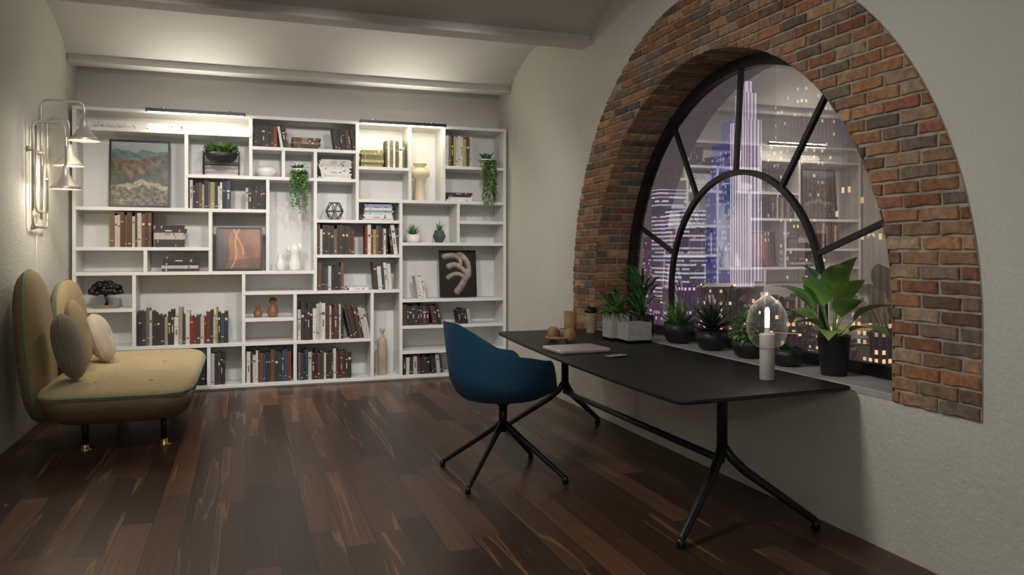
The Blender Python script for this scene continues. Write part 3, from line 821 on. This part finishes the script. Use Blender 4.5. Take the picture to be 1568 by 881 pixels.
for yc,yfoot in ((3.42,3.18),(5.50,5.74)):
    xc=2.335
    b.tube([(xc,yc,top-.02),(xc,yc,.62),(xc,yc,.34)],[.034,.028,.028],M['black'],16)
    b.box((xc,yc,top-.032),(.62,.07,.018),M['black'])
    for xf in (1.945,2.725):
        b.tube([(xc,yc,.40),(xc+(xf-xc)*.10,yc+(yfoot-yc)*.10,.335),(xc+(xf-xc)*.25,yc+(yfoot-yc)*.25,.27),(xc+(xf-xc)*.98,yc+(yfoot-yc)*.98,.045),(xf,yfoot,.03)],[.024,.025,.024,.019,.018],M['black'],14)
        b.tube([(xf,yfoot,.045),(xf,yfoot,0)],[.019,.023],M['black'],14)
b.tube([(2.335,3.42,.32),(2.335,5.50,.32)],.02,M['black'],14)
b.build('desk')

# desk items
dz=top+.0005
b=B(); Tm=Matrix.Translation((2.08,4.71,dz))@Matrix.Rotation(math.radians(3),4,'Z')
b.rloft(0,0,[(.172,.135,.02,0),(.182,.145,.02,.004),(.185,.148,.02,.012)],M['alu'],6,False,Tm)
b.rloft(0,0,[(.185,.148,.02,.0135),(.185,.148,.02,.022),(.180,.143,.02,.027)],M['alu'],6,False,Tm)
b.ell((0,0,.0272),(.018,.02,.0006),M['apple'],Tm,su=16,sv=6)
b.build('laptop')
b=B(); Tm=Matrix.Translation((2.20,4.37,dz))@Matrix.Rotation(math.radians(-72),4,'Z')
b.rloft(0,0,[(.037,.077,.012,0),(.039,.079,.012,.002),(.039,.079,.012,.007)],M['black'],5,False,Tm)
b.rloft(0,0,[(.036,.076,.010,.0072),(.036,.076,.010,.0082)],M['phone'],5,False,Tm)
b.build('smartphone')
b=B(); Tm=Matrix.Translation((2.22,5.25,dz))@Matrix.Rotation(math.radians(25),4,'Z')
pts=[(-.05+.10*math.cos(a),.085*math.sin(a),.035) for a in [pi/2+pi*i/16 for i in range(17)]]
b.tube(pts,.010,M['leather'],8,T=Tm)
for sy in (-1,1):
    Tc=Tm@Matrix.Translation((-.02,sy*.08,.052))@Matrix.Rotation(pi/2,4,'X')
    b.lathe([(.02,-.024),(.042,-.022),(.050,-.01),(.050,.008),(.042,.022),(.02,.024)],(0,0,0),M['leather'],24,Tc)
    b.lathe([(.03,-.030),(.049,-.026),(.051,-.014),(.042,-.01)],(0,0,0),M['cushA'],24,Tc)
b.build('headphones')
b=B(); b.lathe([(.045,0),(.048,.005),(.055,.16),(.05,.16),(.044,.02),(0,.015)],(2.56,5.92,dz),M['leather']); b.build('leather_pencil_cup')
b=B(); cxx,cyy=2.66,5.72
b.lathe([(.036,0),(.038,.004),(.050,.155),(.052,.165)],(cxx,cyy,dz),M['beigev'])
b.lathe([(.054,.165),(.056,.185),(.050,.19),(.048,.205),(.03,.21),(0,.21)],(cxx,cyy,dz),M['black'])
b.box((cxx-.02,cyy,dz+.213),(.02,.03,.012),M['black'])
b.build('travel_coffee_cup')
b=B(); b.lathe([(.025,0),(.04,.01),(.055,.05),(.048,.06),(.03,.02),(0,.018)],(2.36,5.55,dz),M['wood']); b.build('wooden_bowl')

# planter (two concrete blocks) with plants
b=B()
def openblock(cx,cy,w,d,h):
    t=.015
    b.box((cx,cy,dz+.01),(w,d,.02),M['concrete'])
    b.box((cx-w/2+t/2,cy,dz+h/2),(t,d,h),M['concrete']); b.box((cx+w/2-t/2,cy,dz+h/2),(t,d,h),M['concrete'])
    b.box((cx,cy-d/2+t/2,dz+h/2),(w-2*t,t,h),M['concrete']); b.box((cx,cy+d/2-t/2,dz+h/2),(w-2*t,t,h),M['concrete'])
    b.box((cx,cy,dz+h-.02),(w-2*t,d-2*t,.01),M['soil'])
openblock(2.63,5.22,.15,.15,.20); openblock(2.69,5.04,.19,.17,.145)
for i in range(16):
    a=random.uniform(0,2*pi); b.leaf((2.63+random.uniform(-.04,.04),5.22+random.uniform(-.04,.04),dz+.185),a,random.uniform(.9,1.45),random.uniform(.14,.22),.035,M['fern'],1.3,stem=random.uniform(.03,.12))
for i in range(110):
    a=random.uniform(0,2*pi); r=random.uniform(0,.07); b.leaf((2.63+r*math.cos(a),5.22+r*math.sin(a),dz+.19),a,random.uniform(.3,1.3),random.uniform(.06,.14),.035,M['leafL'] if i%3 else M['leaf'],1.,n=4)
b.build('concrete_planter')

# LED table lamp with glass dome
b=B(); lx,ly=2.545,3.33
b.lathe([(.036,0),(.038,.003),(.038,.232),(.034,.238),(.014,.24),(.013,.27),(0,.27)],(lx,ly,dz),M['lampwhite'])
b.lathe([(0,.268),(.011,.27),(.012,.36),(.006,.372),(0,.374)],(lx,ly,dz),M['led'],20)
b.lathe([(.041,.165),(.055,.17),(.085,.20),(.102,.25),(.104,.30),(.092,.355),(.062,.40),(.03,.425),(.012,.44),(.010,.45),(0,.452)],(lx,ly,dz),M['cloche'],56)
for rr,zz_ in ((.104,.30),(.041,.165)):
    b.tube([(lx+rr*math.cos(2*pi*i/48),ly+rr*math.sin(2*pi*i/48),dz+zz_) for i in range(48)],.0016,M['cloche'],5,closed=True)
b.build('table_lamp')
ld=bpy.data.lights.new('table_lamp_bulb','POINT'); ld.energy=1.1; ld.color=(1,.88,.7); ld.shadow_soft_size=.012
lo=bpy.data.objects.new('table_lamp_light',ld); lo.location=(lx,ly,dz+.395); S.collection.objects.link(lo)

# sill plants
sz=.7405; XMX=3.125
def bowl(b,x,y,r,h,mat=M['darkpot']):
    b.lathe([(r*.5,0),(r*.8,h*.15),(r,h*.6),(r*.95,h),(r*.87,h),(r*.85,h*.8),(0,h*.8)],(x,y,sz),mat); b.lathe([(0,h*.84),(r*.87,h*.84)],(x,y,sz),M['soil'])
b=B(); x,y=2.965,4.88; bowl(b,x,y,.115,.15)
for i in range(52): b.leaf((x+random.uniform(-.03,.03),y+random.uniform(-.03,.03),sz+.12),random.uniform(0,2*pi),random.uniform(.25,1.5),random.uniform(.15,.23),.028,M['leaf'] if i%2 else M['leafL'],-.2,fold=.5,n=5,shape=.6)
b.build('potted_agave',xmax=XMX)
b=B(); x,y=2.965,4.46; bowl(b,x,y,.11,.13)
for i in range(70): b.leaf((x,y,sz+.1+random.uniform(0,.04)),random.uniform(0,2*pi),random.uniform(.1,1.5),random.uniform(.18,.28),.018,M['leafD'],.25,fold=.5,n=5,shape=.6)
b.build('potted_yucca',xmax=XMX)
b=B(); x,y=2.965,4.06; bowl(b,x,y,.105,.12)
for i in range(620):
    d=V((random.gauss(0,1),random.gauss(0,1),random.gauss(0,1))).normalized(); rr=random.uniform(.05,.11)
    b.leaf(V((x,y,sz+.175))+d*rr,math.atan2(d.y,d.x),math.asin(d.z)+random.uniform(-.5,.5),.032,.024,M['leaf'] if i%2 else M['leafL'],.5,n=3)
b.tube([(x,y,sz+.09),(x,y,sz+.17)],.006,M['leafD'],6)
b.build('potted_boxwood',xmax=XMX)
b=B(); x,y=2.965,3.70; bowl(b,x,y,.10,.10)
for i in range(30): b.leaf((x+random.uniform(-.04,.04),y+random.uniform(-.04,.04),sz+.085),random.uniform(0,2*pi),random.uniform(.4,1.4),random.uniform(.04,.08),.022,M['fern'],.4,n=4)
b.build('potted_succulent',xmax=XMX)
b=B(); x,y=2.98,3.34
b.lathe([(.062,0),(.066,.004),(.084,.205),(.086,.215),(.078,.215),(.074,.19),(0,.19)],(x,y,sz),M['darkpot'],40); b.lathe([(0,.195),(.076,.195)],(x,y,sz),M['soil'])
big=[(200,66,.27,.15,.20),(250,50,.28,.15,.17),(160,60,.26,.14,.18),(292,45,.29,.16,.15),(110,56,.28,.14,.18),(95,35,.26,.14,.15),(275,26,.26,.13,.12),(225,24,.22,.12,.10),(270,82,.24,.13,.26),(120,80,.22,.13,.24),(185,40,.2,.11,.1),(262,66,.25,.14,.2),(235,74,.26,.14,.24),(80,60,.22,.13,.2)]
for az,el,Ln,Wd,st in big:
    a=math.radians(az)
    b.leaf((x+.01*math.cos(a)-.01,y+.01*math.sin(a),sz+.19),a,math.radians(el),Ln,Wd,M['leafL'] if az%20 else M['leaf'],1.1,fold=.22,n=9,shape=.75,stem=st,stemr=.004)
b.build('potted_strelitzia',xmax=XMX)
b=B(); x,y=2.97,5.42
b.lathe([(.07,0),(.075,.004),(.09,.16),(.082,.16),(0,.14)],(x,y,sz),M['darkpot'],32); b.lathe([(0,.145),(.08,.145)],(x,y,sz),M['soil'])
for i in range(46):
    a=random.uniform(.4*pi,1.6*pi); b.leaf((x,y,sz+.14),a+random.uniform(-.3,.3),random.uniform(.8,1.5),random.uniform(.18,.30),.024,M['fern'],1.3,stem=random.uniform(.10,.28))
b.build('potted_parlour_palm',xmax=XMX)

# ------------------------------------------------------------------ chair
b=B(); cx,cy=1.53,4.60
yaw=math.radians(6)
def sst(a,lo,hi): t=max(0,min(1,(a-lo)/(hi-lo))); return t*t*(3-2*t)
def shell(off):
    nA,nR=72,18; vs=[];fs=[]
    for j in range(nR+1):
        t=j/nR
        for i in range(nA):
            phi=2*pi*i/nA
            al=abs((phi+pi)%(2*pi)-pi)
            back=pi-al
            ad=math.degrees(back)
            Hh=.47-.20*sst(ad,10,90)-.035*sst(ad,85,125)-.215*sst(ad,124,158)
            R=.35-.01*sst(ad,40,90)
            f=math.sin(min(1,t/.62)*pi/2)**.9
            rr=R*(.80*f+.20*t)
            g=0 if t<.30 else ((t-.30)/.70)**1.55
            z=.505+Hh*g-.035*math.cos(min(1,t/.5)*pi/2)
            rr-=off*min(1,t*3)
            zz_=z+off*(1-t)
            lean=.035*(1-sst(ad,0,70))*t
            x_=math.cos(phi)*rr-lean; y_=math.sin(phi)*rr
            vs.append((cx+x_*math.cos(yaw)-y_*math.sin(yaw),cy+x_*math.sin(yaw)+y_*math.cos(yaw),zz_))
    for j in range(nR):
        for i in range(nA):
            k=(i+1)%nA; q_=(j*nA+i,j*nA+k,(j+1)*nA+k,(j+1)*nA+i); fs.append(q_[::-1] if off==0 else q_)
    return vs,fs,nA,nR
v0,f0,nA,nR=shell(0); v1,f1,_,_=shell(.016)
b.raw(v0,f0,M['chair'],True); b.raw(v1,f1,M['chairin'],True)
o=nR*nA; lip=v0[o:]+v1[o:]
b.raw(lip,[(i,(i+1)%nA,nA+(i+1)%nA,nA+i) for i in range(nA)],M['chair'],True)
b.pad((cx+.02,cy,.515),(1,0,0),(0,1,0),(0,0,1),.24,.24,.05,2.6,M['chairin'],p=4,rings=10,seg=40)
b.tube([(cx,cy,.49),(cx,cy,.455),(cx,cy,.43)],[.11,.06,.026],M['black'],20)
b.tube([(cx,cy,.45),(cx,cy,.27)],[.028,.024],M['black'],16)
for sx in (-1,1):
    for sy in (-1,1):
        fx,fy=1.522+sx*.306,4.60+sy*.302
        P=lambda t,z: (cx+(fx-cx)*t,cy+(fy-cy)*t,z)
        b.tube([P(0,.335),P(.10,.30),P(.25,.255),P(.95,.045),P(1,.03)],[.022,.021,.018,.015,.014],M['black'],12)
        b.tube([(fx,fy,.04),(fx,fy,0)],[.016,.018],M['black'],12)
b.build('desk_chair')

# ------------------------------------------------------------------ city outside
def citymat(name, base, lit, dens, strength, sx=1., sz_=1., ambient=.25, stripes=False, wx=.55, wz=.5):
    m, nt, N, L, P = newmat(name)
    def mt(op,a,b=None):
        n=N.new('ShaderNodeMath'); n.operation=op
        for i,x in enumerate((a,b)):
            if x is None: continue
            if isinstance(x,(int,float)): n.inputs[i].default_value=x
            else: L.new(x,n.inputs[i])
        return n.outputs[0]
    g=N.new('ShaderNodeNewGeometry'); sp=N.new('ShaderNodeSeparateXYZ'); L.new(g.outputs['Position'],sp.inputs[0])
    u=mt('MULTIPLY',mt('ADD',sp.outputs[0],sp.outputs[1]),sx); v=mt('MULTIPLY',sp.outputs[2],sz_)
    cu,cv=mt('FLOOR',u),mt('FLOOR',v); fu,fv=mt('FRACT',u),mt('FRACT',v)
    mk=mt('LESS_THAN',mt('ABSOLUTE',mt('SUBTRACT',fu,.5)),wx/2)
    if not stripes: mk=mt('MULTIPLY',mk,mt('LESS_THAN',mt('ABSOLUTE',mt('SUBTRACT',fv,.5)),wz/2))
    cb=N.new('ShaderNodeCombineXYZ'); L.new(cu,cb.inputs[0]); L.new(cv,cb.inputs[1])
    wn=N.new('ShaderNodeTexWhiteNoise'); L.new(cb.outputs[0],wn.inputs['Vector'])
    nz_=N.new('ShaderNodeTexNoise'); nz_.inputs['Scale'].default_value=.3; nz_.inputs['Detail'].default_value=3; L.new(g.outputs['Position'],nz_.inputs['Vector'])
    if stripes:
        on=mt('MULTIPLY',mk,mt('ADD',nz_.outputs['Fac'],.15))
    else:
        on=mt('MULTIPLY',mt('MULTIPLY',mk,mt('LESS_THAN',wn.outputs['Value'],mt('MULTIPLY',nz_.outputs['Fac'],dens*2))),mt('ADD',mt('MULTIPLY',wn.outputs['Color'],.8),.3))
    dark=mt('ADD',mt('MULTIPLY',mt('LESS_THAN',mt('ABSOLUTE',mt('SUBTRACT',fu,.5)),wx/2),-.35),1.)
    ba=N.new('ShaderNodeVectorMath'); ba.operation='SCALE'; ba.inputs[0].default_value=tuple(c*ambient for c in base); L.new(dark,ba.inputs['Scale'])
    mx=N.new('ShaderNodeMix'); mx.data_type='RGBA'; L.new(on,mx.inputs[0])
    L.new(ba.outputs[0],mx.inputs[6]); mx.inputs[7].default_value=(*[c*strength for c in lit],1)
    P.inputs['Base Color'].default_value=(*base,1); P.inputs['Roughness'].default_value=.7
    L.new(mx.outputs[2],P.inputs['Emission Color']); P.inputs['Emission Strength'].default_value=1
    return m
c_white=citymat('tower_white_stripes',(.40,.33,.48),(1.,.88,1.),1,1.25,3.2,1,.5,True,.5)
c_blue=citymat('tower_blue',(.10,.11,.42),(.5,.54,1.),.45,.8,2.6,2.2,.5)
c_band=citymat('tower_banded',(.22,.20,.30),(.95,.88,.95),.8,1.0,.6,2.6,.45,False,.97,.45)
c_deco=citymat('tower_deco',(.27,.22,.21),(1,.74,.42),.09,1.5,2.3,1.8,.6,False,.42,.5)
c_brown=citymat('tower_brown',(.20,.15,.14),(1,.66,.30),.10,1.9,2.2,1.6,.5,False,.45,.5)
c_low=citymat('street_blocks',(.12,.09,.09),(1,.64,.34),.26,2.1,3.2,2.8,.45)
c_pur=citymat('street_blocks_purple',(.18,.11,.21),(.95,.65,.9),.3,1.5,3.2,2.8,.5)
b=B()
def tower(x,y0,y1,dx,ztop,mat,zb=-40):
    b.box((x+dx/2,(y0+y1)/2,(ztop+zb)/2),(dx,y1-y0,ztop-zb),mat)
tower(35,48.0,50.2,1.2,11.2,c_white); b.box((35.7,49.2,12.2),(.9,1.4,2.2),c_white); b.box((35.9,49.4,13.7),(.5,.6,1.2),c_white)
tower(36,51.2,55.0,2.5,8.0,c_blue); b.box((37.2,53.3,9.),(2.,2.4,2.2),c_blue); b.box((37.2,53.3,11.),(1.,1.2,2.),c_blue)
tower(38,61.5,65,4,5.4,c_band); tower(40,68.5,73,4,3,c_pur); tower(38,66,67.6,3,7.5,c_band)
tower(45,55,60,5,11,c_deco); b.box((48,57.5,15),(3.6,3.6,9),c_deco); b.box((48,57.5,21),(2,2,6),c_deco)
tower(30,31,34.2,3.5,6,c_brown); b.box((32,32.4,8),(2.4,2.2,5),c_brown)
tower(42,43,48,4,4,c_deco); tower(50,38,43,5,13,c_deco); tower(26,19,23,4,7,c_brown); tower(55,50,54,4,15,c_deco); tower(48,66,70,4,9,c_deco); tower(33,37,39.5,2.5,2.5,c_low)
random.seed(21)
for i in range(48):
    x=random.uniform(22,36); y=random.uniform(26,64) if i<36 else random.uniform(10,30)
    w=random.uniform(1.,2.8); tower(x,y,y+w,w,random.uniform(-4.5,-.3),random.choice([c_low,c_pur,c_brown,c_low,c_low]))
b.box((60,40,-40.5),(200,200,1),M['black'])
b.build('city_buildings',origin=False)

W=bpy.data.worlds.new('dusk'); S.world=W; W.use_nodes=True
N=W.node_tree.nodes; L=W.node_tree.links; bg=N['Background']
tc=N.new('ShaderNodeTexCoord'); sp=N.new('ShaderNodeSeparateXYZ'); cr=N.new('ShaderNodeValToRGB')
L.new(tc.outputs['Generated'],sp.inputs[0]); L.new(sp.outputs[2],cr.inputs[0])
e=cr.color_ramp.elements; e[0].position=0; e[0].color=(.16,.125,.14,1); e[1].position=.6; e[1].color=(.07,.066,.073,1)
x=e.new(.15); x.color=(.125,.112,.122,1)
L.new(cr.outputs[0],bg.inputs['Color']); bg.inputs['Strength'].default_value=1.

# ------------------------------------------------------------------ lights (added fill spots under the ceiling + a fill point behind the viewer)
def spot(loc,tgt,en,col,ang,blend=.9,r=.12):  # unseen spots without fixtures, added to fill shelf, floor and near wall
    ld=bpy.data.lights.new('fill_spot','SPOT'); ld.energy=en; ld.color=col; ld.spot_size=math.radians(ang); ld.spot_blend=blend; ld.shadow_soft_size=r
    lo=bpy.data.objects.new('fill_spot_source',ld); lo.location=loc
    lo.rotation_euler=(V(tgt)-V(loc)).to_track_quat('-Z','Y').to_euler(); S.collection.objects.link(lo)
warm=(1,.965,.91)
spot((-.6,4.9,3.05),(-.55,8.5,1.05),180,warm,78,1)
spot((.5,4.9,3.05),(.6,8.5,1.05),150,warm,78,1)
spot((1.6,4.9,3.05),(1.75,8.5,1.05),180,warm,78,1)
spot((.2,6.9,3.0),(.2,7.3,0),50,warm,150,1,.2)
spot((-.2,3.2,3.0),(1.5,3.9,.6),155,warm,145,1,.3)
ld=bpy.data.lights.new('fill_point','POINT'); ld.energy=42; ld.color=(1,.96,.90); ld.shadow_soft_size=.2  # unseen point light added to brighten the near wall and ceiling
lo=bpy.data.objects.new('fill_point_light',ld); lo.location=(-.3,-.7,2.0); S.collection.objects.link(lo)

# ------------------------------------------------------------------ camera
cd=bpy.data.cameras.new('camera'); cam=bpy.data.objects.new('camera',cd); S.collection.objects.link(cam)
cam.location=(0,0,1.4); cam.rotation_euler=(math.radians(90),0,math.radians(-19.07))
cd.sensor_width=36; cd.lens=27.09; cd.shift_y=-.0348; cd.clip_start=.05; cd.clip_end=500
S.camera=cam
S.view_settings.view_transform='Standard'
S.view_settings.look='None'
